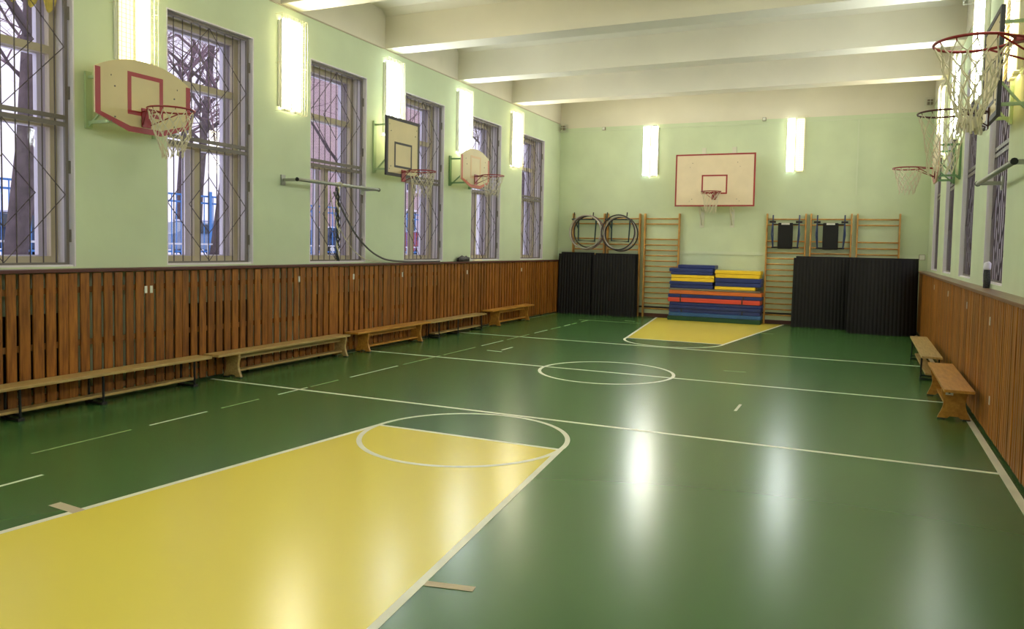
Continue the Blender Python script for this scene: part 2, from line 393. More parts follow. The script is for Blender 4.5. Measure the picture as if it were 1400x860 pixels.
for y, x0 in ((6.748, -7.23), (Y2, -7.23), (12.748, -7.23)): seg('marking', (x0, y), (1.03, y), .05, 'line', .0016)
seg('marking', (1.055, 1.0), (1.055, D-.05), .062, 'line', .0020)
seg('marking', (-7.215, 9), (-7.215, D-.05), .04, 'line_worn', .0020)
y = 1.2
while y < 16.6:
    L_ = random.uniform(.3, 1.1); seg('marking', (-5.874, y), (-5.874, min(y+L_, 16.6)), .024, 'line_worn' if random.random() < .7 else 'line', .0012); y += L_+random.uniform(.05, .3)
seg('marking', (-6.1, 16.6), (-4.6, 16.6), .03, 'line_worn', .0012)
seg('marking', (-5.28, 2.4), (-5.28, 3.42), .03, 'line', .0012)
seg('marking', (-5.54, 10.79), (-5.26, 10.76), .03, 'line', .0012); seg('marking', (-5.35, 10.94), (-5.35, 11.35), .03, 'line', .0012)
seg('marking', (-1.185, 8.07), (-1.185, 8.45), .03, 'line', .0012)
seg('marking', (-1.75, 10.73), (-1.45, 10.76), .03, 'line_worn', .0012); seg('marking', (-1.9, 16.1), (-1.65, 16.1), .05, 'line_worn', .0012); seg('marking', (-5.1, 17.0), (-4.85, 17.0), .05, 'line_worn', .0012)
seg('tape_mark', (-4.63, 3.07), (-4.37, 3.05), .075, 'tape', .0028); seg('tape_mark', (-1.94, 3.15), (-1.69, 3.20), .055, 'tape', .0028)

# ------------------------------------------------------------------ lamps
def wires(w_, h, s, y, r=.0016):
    bm = B(); n = int(w_/s); m_ = int(h/s)
    for i in range(n+1): x = -w_/2+w_*i/n; bar(bm, (x, y, -h/2), (x, y, h/2), r*2)
    for j in range(m_+1): z = -h/2+h*j/m_; bar(bm, (-w_/2, y, z), (w_/2, y, z), r*2)
    for x in (-w_/2, w_/2):
        for z in (-h/2, 0, h/2): bar(bm, (x, 0, z), (x, y, z), r*2)
    return bm
lamp_me = {}
def lampmesh():
    bm = B(); box(bm, -.205, .205, .002, .03, -.58, .58, bev=.004)
    for c in (-.105, .105):
        for s in (-1, 1): box(bm, c+s*.081-.003, c+s*.081+.003, .030, .060, -.60, .60)
    lamp_me['plate'] = mesh('back_plate', bm, 'housing')
    for k in ('on_cool', 'on_warm', 'dim'):
        bm = B(); box(bm, -.078, .078, .031, .078, -.60, .60, bev=.012); lamp_me[k] = mesh('diffuser', bm, k)
    bm = B(); box(bm, -.06, .06, .03, .08, -.016, .016, bev=.006); lamp_me['cap'] = mesh('end_cap', bm, 'housing')
    lamp_me['guard'] = mesh('wire_guard', wires(.50, 1.30, .05, .125), 'wire')
lampmesh()
tube_light = {}
for k, c in (('on_cool', (.90, .97, 1)), ('on_warm', (1, .92, .72))):
    ld = bpy.data.lights.new('tube_light', 'AREA'); ld.shape = 'RECTANGLE'; ld.size = .135; ld.size_y = 1.17; ld.color = c
    ld.energy = LAMP*PI*.135*1.17*1.25; tube_light[k] = ld
def lamp(label, loc, rot, a, b_, guard=True, gap=.105):
    r = thing('wall_lamp', label, 'lamp', loc, rot, 'twin tube wall lamps'); link('back_plate', lamp_me['plate'], r)
    for s, k in ((-1, a), (1, b_)):
        d = link('diffuser', lamp_me[k], r, (s*gap, 0, 0)); [link('end_cap', lamp_me['cap'], d, (0, 0, z)) for z in (-.618, .618)]
        if k in tube_light:
            lo = bpy.data.objects.new('tube_light', tube_light[k]); C.objects.link(lo); lo.parent = d; lo.location = (0, .081, 0); lo.rotation_euler = (PI/2, 0, 0)
    if guard: link('wire_guard', lamp_me['guard'], r, kind='stuff')
    return r
ZL = 4.12
def py(k): return 5.815+PITCH*(k-1)      # pier centres; k=1 is the pier of the nearest hoop
W_, K_, D_ = 'on_warm', 'on_cool', 'dim'
lamp('twin tube lamp half lit behind the nearest fan-shaped backboard on the left', (WL, py(1), ZL+.06), LEFT, W_, D_)
lamp('bright twin tube lamp between the second and third left windows', (WL, py(2), ZL), LEFT, W_, W_)
lamp('bright twin tube lamp right above the black-framed square backboard', (WL, py(3), ZL), LEFT, K_, K_)
lamp('bright twin tube lamp above the small farthest fan-shaped left backboard', (WL, py(4), ZL), LEFT, K_, K_)
lamp('bright twin tube lamp on the left wall nearest the back corner', (WL, py(5), ZL), LEFT, W_, W_)
lamp('bright twin tube lamp on the back wall left of the big backboard', (-4.98, D, ZL+.02), BACK, W_, K_, False)
lamp('twin tube lamp right of the big backboard, one tube dim yellow', (-1.55, D, ZL+.05), BACK, D_, K_, True)
lamp('yellow dim twin tube lamp behind the nearest hoop at the right edge', (WR, py(2)+.05, ZL-.12), RIGHT, D_, W_)
lamp('brightest tall twin tube lamp seen through the nearest right hoop net', (WR, py(3), ZL+.12), RIGHT, K_, K_)
lamp('twin tube lamp on the right wall, second beyond the nearest hoop', (WR, py(4), ZL), RIGHT, K_, K_)
lamp('bright twin tube lamp on the right wall nearest the back corner', (WR, py(5), ZL), RIGHT, W_, W_)
lamp('added twin tube lamp on the left wall beside the camera, outside the frame', (WL, py(0), ZL), LEFT, W_, W_)  # unseen lamps from here on continue the rows, added to light the room
lamp('added twin tube lamp on the right wall beside the camera, outside the frame', (WR, py(0), ZL), RIGHT, W_, W_)
lamp('added unseen twin tube lamp on the right wall behind the nearest hoop backboard', (WR, py(1), ZL+.35), RIGHT, K_, K_)
lamp('added left twin tube lamp on the wall behind the camera', (-4.9, N, ZL), 0, K_, K_)
lamp('added right twin tube lamp on the wall behind the camera', (-1.5, N, ZL), 0, K_, K_)

# ------------------------------------------------------------------ basketball hoops (origin on the wall at rim height)
def net_bm(r0, r1, L_, rows=5, n=12, gather=0, cord=.0038, tassel=0, seed=0, lean=(0, 0)):
    rnd = random.Random(seed); bm = B(); P = []
    for j in range(rows+1):
        t_ = j/rows; rr = r0+(r1-r0)*(t_**.75)
        if gather and t_ > .6: rr -= gather*(t_-.6)*1.5
        row = []
        for i in range(n):
            a = 2*PI*(i+(.5 if j % 2 else 0))/n; q = rr*(1+rnd.uniform(-.05, .05)*(j > 0)*(1+gather*6))
            row.append(Vector((q*math.cos(a)+lean[0]*t_, q*math.sin(a)+lean[1]*t_, -L_*t_+rnd.uniform(-.012, .012)*(j > 0))))
        P.append(row)
    for j in range(rows):
        for i in range(n):
            p = P[j][i]
            for q in (P[j+1][i], P[j+1][(i-1) % n] if j % 2 == 0 else P[j+1][(i+1) % n]):
                tube(bm, [p, (p+q)/2+Vector((rnd.uniform(-.006, .006), rnd.uniform(-.006, .006), -.006)), q], cord, 4, caps=False)
        if j: 
            for i in range(n): tube(bm, [P[j][i]+Vector((0, 0, .008)), P[j][i]-Vector((0, 0, .008))], cord*1.9, 5)
    for i in range(n):      # hanging loose ends at the bottom
        p = P[rows][i]
        for k in range(1+tassel):
            e = p+Vector((rnd.uniform(-.02, .02), rnd.uniform(-.02, .02), -rnd.uniform(.02, .05+.03*tassel)))
            tube(bm, [p, (p+e)/2+Vector((rnd.uniform(-.01, .01), 0, 0)), e], cord*(1+.5*tassel), 4)
    return bm
def arcpts(cx, cz, rx, rz, a0, a1, n): return [(cx+rx*math.cos(a0+(a1-a0)*i/n), cz+rz*math.sin(a0+(a1-a0)*i/n)) for i in range(n+1)]
def fan_outline(hw, zs0, zs1, zb, hb, zt, ins=0):
    pts = [(-hb+ins*.3, zb+ins), (hb-ins*.3, zb+ins), (hw-ins, zs0+ins*.4), (hw-ins, zs1)]
    n = 14
    for i in range(1, n): 
        u = 1-2*i/n; pts.append(((hw-ins)*u, zs1+(zt-zs1)*(1-abs(u)**2.2)))
    pts.append((-hw+ins, zs1)); pts.append((-hw+ins, zs0+ins*.4)); return pts
def frame_rect(x0, x1, z0, z1, w_, y0, y1):
    bm = B(); ring_prism(bm, [(x0, z0), (x1, z0), (x1, z1), (x0, z1)], [(x0+w_, z0+w_), (x1-w_, z0+w_), (x1-w_, z1-w_), (x0+w_, z1-w_)], y0, y1); return bm
def hoop(label, loc, rot, kind, off, colour='rim_red', net=dict(r1=.12, L_=.45), bracket='green_steel', dz=0, arms='std'):
    r = thing('basketball_hoop', label, 'basketball hoop', loc, rot, 'basketball hoops on the walls'); f = off       # f: distance of the board face from the wall
    if kind == 'fan':
        o = fan_outline(.575, -.10, .36, -.235, .20, .52)
        bm = B(); prism(bm, o, 'y', f-.022, f); obj('backboard', bm, 'board', r)
        w_ = .058; inn = fan_outline(.575, -.10, .36, -.235, .20, .52, w_)[:4]; out = o[:4]
        bm = B(); path_o = [o[-2], o[-1]]+o[:4]; ii = fan_outline(.575, -.10, .36, -.235, .20, .52, w_); path_i = [ii[-2], ii[-1]]+ii[:4]
        for a, b_, c, d in zip(path_o, path_o[1:], path_i[1:], path_i):
            vs = [bm.verts.new((p[0], yy, p[1])) for yy in (f+.0005, f+.0025) for p in (a, b_, c, d)]
            for q in ((0, 1, 2, 3), (7, 6, 5, 4), (0, 4, 5, 1), (1, 5, 6, 2), (2, 6, 7, 3), (3, 7, 4, 0)): bm.faces.new([vs[i] for i in q])
        obj('border', bm, net.get('edge', 'red'), r)
        obj('target_square', frame_rect(-.215, .215, -.055, .385, .044, f+.0005, f+.0025), net.get('sq', 'red'), r)
        X, Z0, Z1 = .40, -.16, .30
    elif kind == 'square':
        hw = .485; bx('backboard', 'board', r, -hw, hw, f-.022, f, -.12+dz, .83+dz)
        obj('border', frame_rect(-hw-.004, hw+.004, -.124+dz, .834+dz, .05, f-.028, f+.006), 'black', r)
        obj('target_square', frame_rect(-.26, .26, .02+dz, .44+dz, .036, f+.0005, f+.0025), 'black', r)
        X, Z0, Z1 = .40, -.02+dz, .70+dz
    else:
        hw = .925; bx('backboard', 'board_w', r, -hw, hw, f-.022, f, -.32, .91)
        obj('border', frame_rect(-hw-.002, hw+.002, -.322, .912, .034, f-.024, f+.005), 'red', r)
        obj('target_square', frame_rect(-.30, .30, -.03, .42, .034, f+.0005, f+.0025), 'red', r)
        X, Z0, Z1 = .58, -.20, .80
    bm = B()
    for x in (-X, X):
        for z in ((Z0, Z1) if kind != 'big' else (Z0, .6)): box(bm, x-.004, x+.004, f, f+.004, z-.004, z+.012)
    for sx_, sz in ((-X*.9, Z1-.1), (X*.9, Z1-.1), (-X*.9, Z0+.05), (X*.9, Z0+.05)): tube(bm, [(sx_, f, sz), (sx_, f+.006, sz)], .009, 6)
    obj('bolt', bm, 'grille', r, kind='stuff')
    # wall bracket
    bm = B()
    for x in (-X, X):
        box(bm, x-.035, x+.035, .002, .03, Z0-.06, Z1+.06)
        for z in (Z0, Z1): box(bm, x-.012, x+.012, .03, f-.022, z-.015, z+.015)
        if kind != 'big': bar(bm, (x, .03, Z0-.04), (x, f-.03, Z0+.2), .02)
    if kind == 'big':
        for x in (-.36, .36):
            box(bm, x-.05, x+.05, .002, .03, -.80, -.35); box(bm, x-.05, x+.05, .002, .03, .90, 1.12)
            bar(bm, (x, .03, -.74), (x, f-.05, -.26), .035); bar(bm, (x, .03, -.40), (x, f-.05, -.24), .035); bar(bm, (x, .03, .95), (x, f-.03, .85), .03)
    else:
        for z in (Z0, Z1): box(bm, -X, X, f-.04, f-.023, z-.015, z+.015)
    obj('wall_bracket', bm, bracket, r)
    # rim
    rc = f+.375; rr = .225
    bm = B(); tube(bm, [(rr*math.cos(2*PI*i/40), rc+rr*math.sin(2*PI*i/40), 0) for i in range(40)], .0095, 8, close=True)
    rim = obj('rim', bm, colour, r, smooth=True)
    bm = B()
    for i in range(12): 
        a = 2*PI*i/12; tube(bm, [(rr*math.cos(a), rc+rr*math.sin(a), -.008), ((rr-.01)*math.cos(a), rc+(rr-.01)*math.sin(a), -.026)], .004, 5)
    obj('hook', bm, colour, rim, kind='stuff')
    bm = B(); box(bm, -.055, .055, f+.004, f+.016, -.17, .03); 
    for s in (-1, 1):
        tube(bm, [(s*.05, f+.015, -.008), (s*.06, f+.10, 0), (s*.16, rc-.16, 0)], .008, 6)
        tube(bm, [(s*.045, f+.015, -.14), (s*.19, rc-.12, -.008)], .0065, 6)
    if arms == 'long': box(bm, -.03, .03, f, f+.15, -.015, .012)
    obj('rim_mount', bm, colour, r)
    kw = {k: v for k, v in net.items() if k not in ('edge', 'sq')}
    bm = net_bm(rr-.008, seed=len(label), **kw); bmesh.ops.translate(bm, verts=bm.verts, vec=(0, rc, -.02)); obj('net', bm, 'cord', r)
    return r
hoop('nearest left hoop on a cream fan-shaped backboard with dark red edging', (WL, 5.71, 3.04), LEFT, 'fan', .36, net=dict(r1=.14, L_=.42, gather=.06, tassel=1, lean=(-.02, .0), cord=.0045), bracket='pale_steel')
hoop('left hoop on a tall cream backboard framed in black, above the pipe', (WL, 10.66, 2.90), LEFT, 'square', .31, net=dict(r1=.13, L_=.38), bracket='pale_steel', dz=.03)
hoop('farthest left hoop on a small fan-shaped board with faded orange edge', (WL, 13.12, 3.06), LEFT, 'fan', .36, net=dict(r1=.12, L_=.36, edge='orange_edge', sq='faint_line'))
hoop('hoop on the large red-bordered rectangular backboard of the back wall', (-3.29, D, 3.055), BACK, 'big', .52, net=dict(r1=.12, L_=.44), bracket='white_steel')
hoop('nearest right hoop high at the right edge, with long tasselled white net', (WR, 5.575, 3.05), RIGHT, 'fan', .31, net=dict(r1=.09, L_=.46, gather=.05, tassel=2, cord=.0042, rows=6), bracket='pale_steel', arms='long')
hoop('middle right hoop with dark rim on a black-framed square backboard', (WR, 8.22, 3.05), RIGHT, 'square', .25, colour='rim_dark', net=dict(r1=.12, L_=.50, tassel=1, rows=6), bracket='pale_steel', dz=.01)
hoop('farthest and lowest-looking right hoop with green brackets, near back wall', (WR, 13.25, 3.05), RIGHT, 'fan', .31, net=dict(r1=.11, L_=.34, cord=.006, edge='orange_edge', sq='faint_line'))

# ------------------------------------------------------------------ long wall pipes (pull-up bars)
def pull_bar(label, x, y0, y1, z, wall):
    s = 1 if wall < x else -1
    r = thing('pull_up_bar', label, 'exercise bar', (x, y0, z)); L_ = y1-y0
    bm = B(); tube(bm, [(0, 0, 0), (0, L_, 0)], .024, 10); obj('pipe', bm, 'steel', r, smooth=True)
    for y in (.04, L_-.04):
        bm = B(); box(bm, *sorted((wall-x+s*.002, wall-x+s*.02)), y-.04, y+.04, -.07, .07); box(bm, *sorted((wall-x+s*.02, -s*.02)), y-.012, y+.012, -.02, .02); obj('bracket', bm, 'steel', r)
    for y in (-.012, L_+.0): bm = B(); tube(bm, [(0, y, 0), (0, y+.012, 0)], .029, 10); obj('end_cap', bm, 'black_metal', r)
    return r
pull_bar('long grey pipe fixed across the third left window', -7.12, 8.12, 9.99, 2.545, WL)
pull_bar('short grey pipe under the right backboards, dark open end towards camera', 1.05, 6.95, 9.0, 2.44, WR)
r = thing('hanging_rope', 'dark tangled rope bundle hanging from the left wall pipe', 'rope', (-7.12, 9.02, 2.545))
for k in range(3):
    bm = B(); rnd = random.Random(k); pts = [(-.03+.035*math.cos(t_*2.2+k*2.1)*.6, .03*math.sin(t_*2.2+k*2.1), .035-t_*.105) for t_ in range(12)]
    tube(bm, pts, .014, 6); obj('strand', bm, 'rope' if k < 2 else 'cord', r, smooth=True)
bm = B(); tube(bm, [(0, -.03, -.03), (-.03, -.02, .02), (0, 0, .035), (.03, .02, .02), (0, .03, -.04)], .012, 6); obj('knot', bm, 'cord', r, smooth=True)
def cable(label, pts, rad, m):
    bm = B(); P = [Vector(p) for p in pts]; out = []
    for i in range(len(P)-1):
        p0, p1, p2, p3 = P[max(i-1, 0)], P[i], P[i+1], P[min(i+2, len(P)-1)]
        for k in range(6):
            t_ = k/6; out.append(.5*((2*p1)+(p2-p0)*t_+(2*p0-5*p1+4*p2-p3)*t_*t_+(3*p1-p0-3*p2+p3)*t_**3))
    out.append(P[-1]); tube(bm, out, rad, 6); o = obj('cable', bm, m, smooth=True); return o
tag(cable('', [(-7.33, 9.15, 2.45), (-7.31, 9.45, 2.05), (-7.30, 9.75, 1.75), (-7.29, 10.2, 1.50), (-7.30, 10.8, 1.40), (-7.30, 12.2, 1.388)], .015, 'hose'), 'thick grey hose curving from the pipe down to the left cap board', 'hose')
tag(cable('', [(-7.36, 9.1, 2.5), (-7.35, 9.2, 2.1), (-7.34, 9.5, 1.7), (-7.33, 9.9, 1.45), (-7.34, 10.4, 1.385)], .008, 'cord'), 'thin pale cord looping beside the thick grey hose', 'cord')
# crumpled dark bag on the cap
bm = B(); bmesh.ops.create_icosphere(bm, subdivisions=3, radius=1)
rnd = random.Random(4)
from mathutils import noise
for v in bm.verts:
    n_ = noise.noise(v.co*2.2)*.35+noise.noise(v.co*6)*.12
    v.co = Vector((v.co.x*.06, v.co.y*.24*(1+n_), max(-.02, v.co.z*.075*(1+n_*2)+.01)))
tag(obj('crumpled_bag', bm, 'black', loc=(-7.32, 13.15, 1.393)), 'black crumpled cloth bag lying on the left cap board', 'bag')
bm = B()
for v in bmesh.ops.create_icosphere(bm, subdivisions=3, radius=1)['verts']:
    n_ = noise.noise(v.co*3+Vector((5, 0, 0)))*.4; v.co = Vector((v.co.x*.05, v.co.y*.2*(1+n_), max(-.01, v.co.z*.03*(1+n_)+.005)))
tag(obj('crumpled_cloth', bm, 'curtain_edge', loc=(-7.32, 13.75, 1.383)), 'pale crumpled cloth on the cap board beside the black bag', 'cloth')
# dark bag with white top standing in the near right window
r = thing('rolled_net', 'dark rolled bundle with white wrapped top in nearest right window', 'bundle', (1.225, 9.42, 1.346))
bm = B(); tube(bm, [(0, 0, .0), (.005, 0, .08), (0, 0, .15), (0, .0, .2)], [.032, .036, .034, .03], 12); obj('body', bm, 'rope', r, smooth=True)
bm = B(); tube(bm, [(0, 0, .201), (0, .0, .22), (.005, 0, .27), (0, 0, .285)], [.034, .038, .034, .02], 12); obj('wrapping', bm, 'pvc', r, smooth=True)
# yellow scalloped valance in the top of the first window
bm = B()
for k in range(7):
    y0 = -.62+k*.175; n = 8; A, B_ = [], []
    for i in range(n+1):
        u = i/n; yy = y0+.165*u; dz = .10+.17*math.sin(PI*u); xx = .012*math.sin(u*PI*3)
        A.append(((xx), yy, 0)); B_.append((xx, yy, -dz))
    for i in range(n):
        f1 = [bm.verts.new(p) for p in (A[i], A[i+1], B_[i+1], B_[i])]; f2 = [bm.verts.new((p[0]-.006, p[1], p[2])) for p in (A[i], A[i+1], B_[i+1], B_[i])]
        bm.faces.new(f1); bm.faces.new(f2[::-1])
        for a in range(4): bm.faces.new((f1[a], f2[a], f2[(a+1) % 4], f1[(a+1) % 4]))
tag(obj('valance', bm, 'yellow_cloth', loc=(WL-.14, LW[0]+WW/2, 4.20)), 'yellow scalloped valance hanging at the top of the first left window', 'curtain')

# ------------------------------------------------------------------ wall bars on the back wall
def wall_bars(label, x0, x1):
    r = thing('wall_bars', label, 'wall bars', (x0, D, 0), 0, 'wooden wall bars'); w_ = x1-x0; H = 2.585
    for x in (.0, w_-.035): bx('post', 'bar_wood', r, x, x+.035, -.13, -.02, .0, H, bev=.005)
    bm = B(); tube(bm, [(.03, 0, 0), (w_-.03, 0, 0)], .017, 8); me = mesh('rung', bm, 'bar_wood', True)
    zs = [2.455, 2.325, 1.945]+[1.805-.1325*k for k in range(13)]
    for z in zs: link('rung', me, r, (0, -.10, z))
    for z in (.3, 1.6, 2.2): 
        bx('wall_bracket', 'grille', r, .002, .032, -.02, -.001, z-.02, z+.02); bx('wall_bracket', 'grille', r, w_-.034, w_-.004, -.02, -.001, z-.02, z+.02)
    return r
wall_bars('leftmost wooden wall bars behind the silver hoops', -6.98, -6.10)
wall_bars('wooden wall bars behind the dark hoops, second from the left corner', -6.05, -5.17)
wall_bars('uncovered wooden wall bars left of the coloured mat stack', -5.07, -4.17)
wall_bars('wooden wall bars right of the coloured mat stack holding a padded frame', -2.13, -1.24)
wall_bars('middle right wooden wall bars with the second padded frame', -1.16, -.27)
wall_bars('rightmost wooden wall bars with nothing hung on them', -.18, .71)

def dip_frame(label, x, teal, z=2.40, pad=True):
    r = thing('dip_frame', label, 'exercise frame', (x, D-.15, z), 0, 'frames hooked on the wall bars'); m = 'teal_steel' if teal else 'navy_steel'
    if pad:
        for s in (-1, 1):
            bm = B(); tube(bm, [(s*.29, .02, .15), (s*.29, -.02, -.02), (s*.27, -.05, -.60)], .016, 8); obj('upright', bm, m, r)
            bm = B(); tube(bm, [(s*.36, -.05, -.01), (s*.22, -.05, -.01)], .026, 8); obj('grip', bm, 'black', r)
            bm = B(); tube(bm, [(s*.29, -.06, -.02), (s*.31, -.08, -.30), (s*.27, -.06, -.60)], .014, 8); obj('side_tube', bm, m, r)
        bm = B(); tube(bm, [(-.3, -.05, -.60), (.3, -.05, -.60)], .018, 8); tube(bm, [(-.3, -.03, -.06), (.3, -.03, -.06)], .014, 8); obj('cross_bar', bm, 'black_metal', r)
        p = bx('pad', 'matblack', r, -.165, .165, -.115, -.055, -.63, -.03, bev=.02)
        bx('sticker', 'label', p, -.09, .09, -.118, -.1155, -.075, -.035)
    else:
        for s in (-1, 1):
            bm = B(); tube(bm, [(s*.26-.05, .02, .17), (s*.26-.05, -.02, 0)], .014, 8); obj('upright', bm, 'black_metal', r)
            bm = B(); tube(bm, [(s*.26+.02, -.03, 0), (s*.26+.09, -.25, 0)], .018, 8); obj('grip', bm, 'black', r)
        bm = B(); tube(bm, [(-.36, -.03, -.01), (.36, -.03, -.01)], .017, 8); obj('cross_bar', bm, m, r)
        bm = B(); tube(bm, [(-.17, -.04, .02), (-.17, -.04, -.55), (.28, -.04, -.57), (.31, -.04, 0)], .021, 8); obj('lower_bar', bm, m, r)
        bm = B(); tube(bm, [(-.28, -.04, -.02), (-.17, -.04, -.26)], .015, 6); obj('brace', bm, m, r)
    return r
dip_frame('dark teal steel frame behind the silver hoops', -6.62, True, 2.44, False)
dip_frame('dark teal steel frame behind the dark hoops', -5.72, True, 2.44, False)
dip_frame('black padded frame nearest the coloured mat stack', -1.685, False)
dip_frame('black padded frame on the middle right wall bars', -.715, False)

def hula(label, x, z, R_, m, y, tilt=0):
    bm = B(); tube(bm, [(R_*math.cos(2*PI*i/48), math.sin(tilt)*R_*math.sin(2*PI*i/48), R_*math.sin(2*PI*i/48)) for i in range(48)], .0175, 8, close=True)
    return tag(obj('hula_hoop', bm, m, smooth=True, loc=(x, y, z)), label, 'hula hoop', 'hula hoops hung on the wall bars')
hula('silver hula hoop, frontmost of the left cluster', -6.49, 2.10, .42, 'hoop_silver', D-.50, .05)
hula('brown-grey hula hoop behind the silver one, set slightly right', -6.46, 2.09, .43, 'hoop_brown', D-.42, .03)
hula('dark hula hoop, rearmost of the left cluster', -6.45, 2.11, .40, 'hoop_dark', D-.34, .03)
hula('dark hula hoop, frontmost of the right cluster', -5.62, 2.10, .43, 'hoop_dark', D-.52, .04)
hula('silver hula hoop held inside the dark ones, right cluster', -5.60, 2.08, .415, 'hoop_silver', D-.44, .03)
hula('dark hula hoop with lowest hang, rearmost of right cluster', -5.58, 2.06, .425, 'hoop_dark', D-.36, .02)

# ------------------------------------------------------------------ black folded mats against the back wall
def black_mat(label, x0, x1, yf, z, th, bend=0, lean=.03, sag=0):
    r = thing('folded_mat', label, 'mat', ((x0+x1)/2, yf+th/2, 0), 0, 'black folded mats against the back wall'); w_ = x1-x0
    def slab(z_, y_off, t_, shift=0, ribs=True, n=90):
        bm = B(); A = []
        for i in range(n+1):
            u = i/n; x = -w_/2+w_*u+shift; b_ = bend*max(0, u-.72)**2*3.2+.02*abs(bend)*math.sin(u*9)
            rip = (.011*abs(math.sin(u*w_/.075*PI)) if ribs else 0)
            yf_ = -th/2+y_off+b_-rip; A.append((x, yf_, yf_+t_+rip))
        lo = [(bm.verts.new((x, a, 0)), bm.verts.new((x, b_, 0))) for x, a, b_ in A]
        hi = [(bm.verts.new((x*(1-.02*(z_ > 1)), a+lean, z_-sag*abs(x))), bm.verts.new((x*.98, b_+lean, z_-sag*abs(x)))) for x, a, b_ in A]
        for i in range(n):
            bm.faces.new((lo[i][0], lo[i+1][0], hi[i+1][0], hi[i][0])); bm.faces.new((lo[i+1][1], lo[i][1], hi[i][1], hi[i+1][1]))
            bm.faces.new((hi[i][0], hi[i+1][0], hi[i+1][1], hi[i][1])); bm.faces.new((lo[i+1][0], lo[i][0], lo[i][1], lo[i+1][1]))
        bm.faces.new((lo[0][0], hi[0][0], hi[0][1], lo[0][1])); bm.faces.new((lo[n][0], lo[n][1], hi[n][1], hi[n][0])); return bm
    obj('front_leaf', slab(z-.03, 0, th*.42), 'matblack', r); obj('rear_leaf', slab(z+.01, th*.5, th*.42, .04, False), 'matblack', r)
    return r
black_mat('upright black folded mat in the left back corner', -7.24, -6.34, 18.02, 1.57, .16)
black_mat('upright black folded mat beside the corner one, under the dark hoops', -6.31, -5.18, 18.00, 1.56, .18)
black_mat('upright black folded mat right of the padded frames\' first wall bars', -1.47, -.26, 17.92, 1.60, .2, .25, .06)
black_mat('widest upright black folded mat in the right back corner', -.29, 1.03, 17.22, 1.60, .3, .9, .10)

# ------------------------------------------------------------------ coloured mat stack
def cmat(label, x0, x1, z0, z1, m, dy=0, strap=False, handles=True):
    r = thing('gym_mat', label, 'mat', ((x0+x1)/2, 18.10+dy, z0), 0, 'coloured mats of the stack'); w_ = (x1-x0)/2; h = z1-z0-.004
    bx('mat_cover', m, r, -w_, w_, -.21, .21, 0, h, bev=min(.015, h*.25))
    bx('seam', m, r, -w_-.002, w_+.002, -.212, .212, h*.47, h*.53)
    if strap:
        for x in (-w_+.29, w_-.42): bx('strap', 'black', r, x, x+.03, -.216, -.2125, .004, h-.002)
    return r
X0, X1 = -4.29, -2.13
lay = [('dark green mat at the very bottom of the stack', .0, .11, 'greenv', 0), ('mid blue mat second from the bottom of the stack', .11, .20, 'lblue', 0),
       ('dark blue mat resting on the mid blue one', .20, .29, 'blue', 1), ('dark blue mat, second above the mid blue one', .29, .37, 'blue', 0),
       ('dark blue mat just below the coral red one', .37, .45, 'blue', 0), ('coral red mat with two black straps', .45, .555, 'redv', 1),
       ('dark blue mat between the coral red and orange mats', .555, .64, 'blue', 1), ('orange mat above the strapped coral red one', .64, .735, 'orange', 0),
       ('thin grey mat on top of the orange one', .735, .78, 'grey', 0)]
for k, (lab, a, b_, m, st) in enumerate(lay): cmat(lab, X0+random.uniform(-.02, .03), X1+random.uniform(-.03, .01), a, b_, m, random.uniform(-.015, .015), bool(st))
for lab, x0, x1, a, b_, m in (('lower dark blue mat of the left pile, on the grey one', -4.27, -3.24, .78, .865, 'blue'), ('upper dark blue mat of the lower left pair', -4.28, -3.25, .865, .945, 'blue'),
        ('lower yellow mat of the left pile', -4.24, -3.22, .945, 1.03, 'yellow'), ('upper yellow mat of the left pile', -4.24, -3.22, 1.03, 1.105, 'yellow'),
        ('dark blue mat lying on the left yellow pair', -4.25, -3.25, 1.105, 1.175, 'blue'), ('dark blue mat second from the top of the left pile', -4.29, -3.25, 1.175, 1.26, 'blue')):
    cmat(lab, x0, x1, a, b_, m, random.uniform(-.01, .02))
cmat('topmost dark blue mat, shifted towards the middle', -4.10, -3.215, 1.26, 1.345, 'blue', .06)
for lab, x0, x1, a, b_, m in (('single thin yellow mat at the bottom of the right pile', -3.20, -2.27, .78, .86, 'yellow'), ('lower dark blue mat of the right pile', -3.19, -2.15, .86, .955, 'blue'),
        ('upper dark blue mat of the right pile', -3.19, -2.14, .955, 1.06, 'blue'), ('lower yellow mat of the topmost right pair', -3.19, -2.18, 1.06, 1.15, 'yellow'),
        ('topmost yellow mat of the right pile', -3.205, -2.16, 1.15, 1.24, 'yellow')):
    cmat(lab, x0, x1, a, b_, m, random.uniform(-.01, .02))

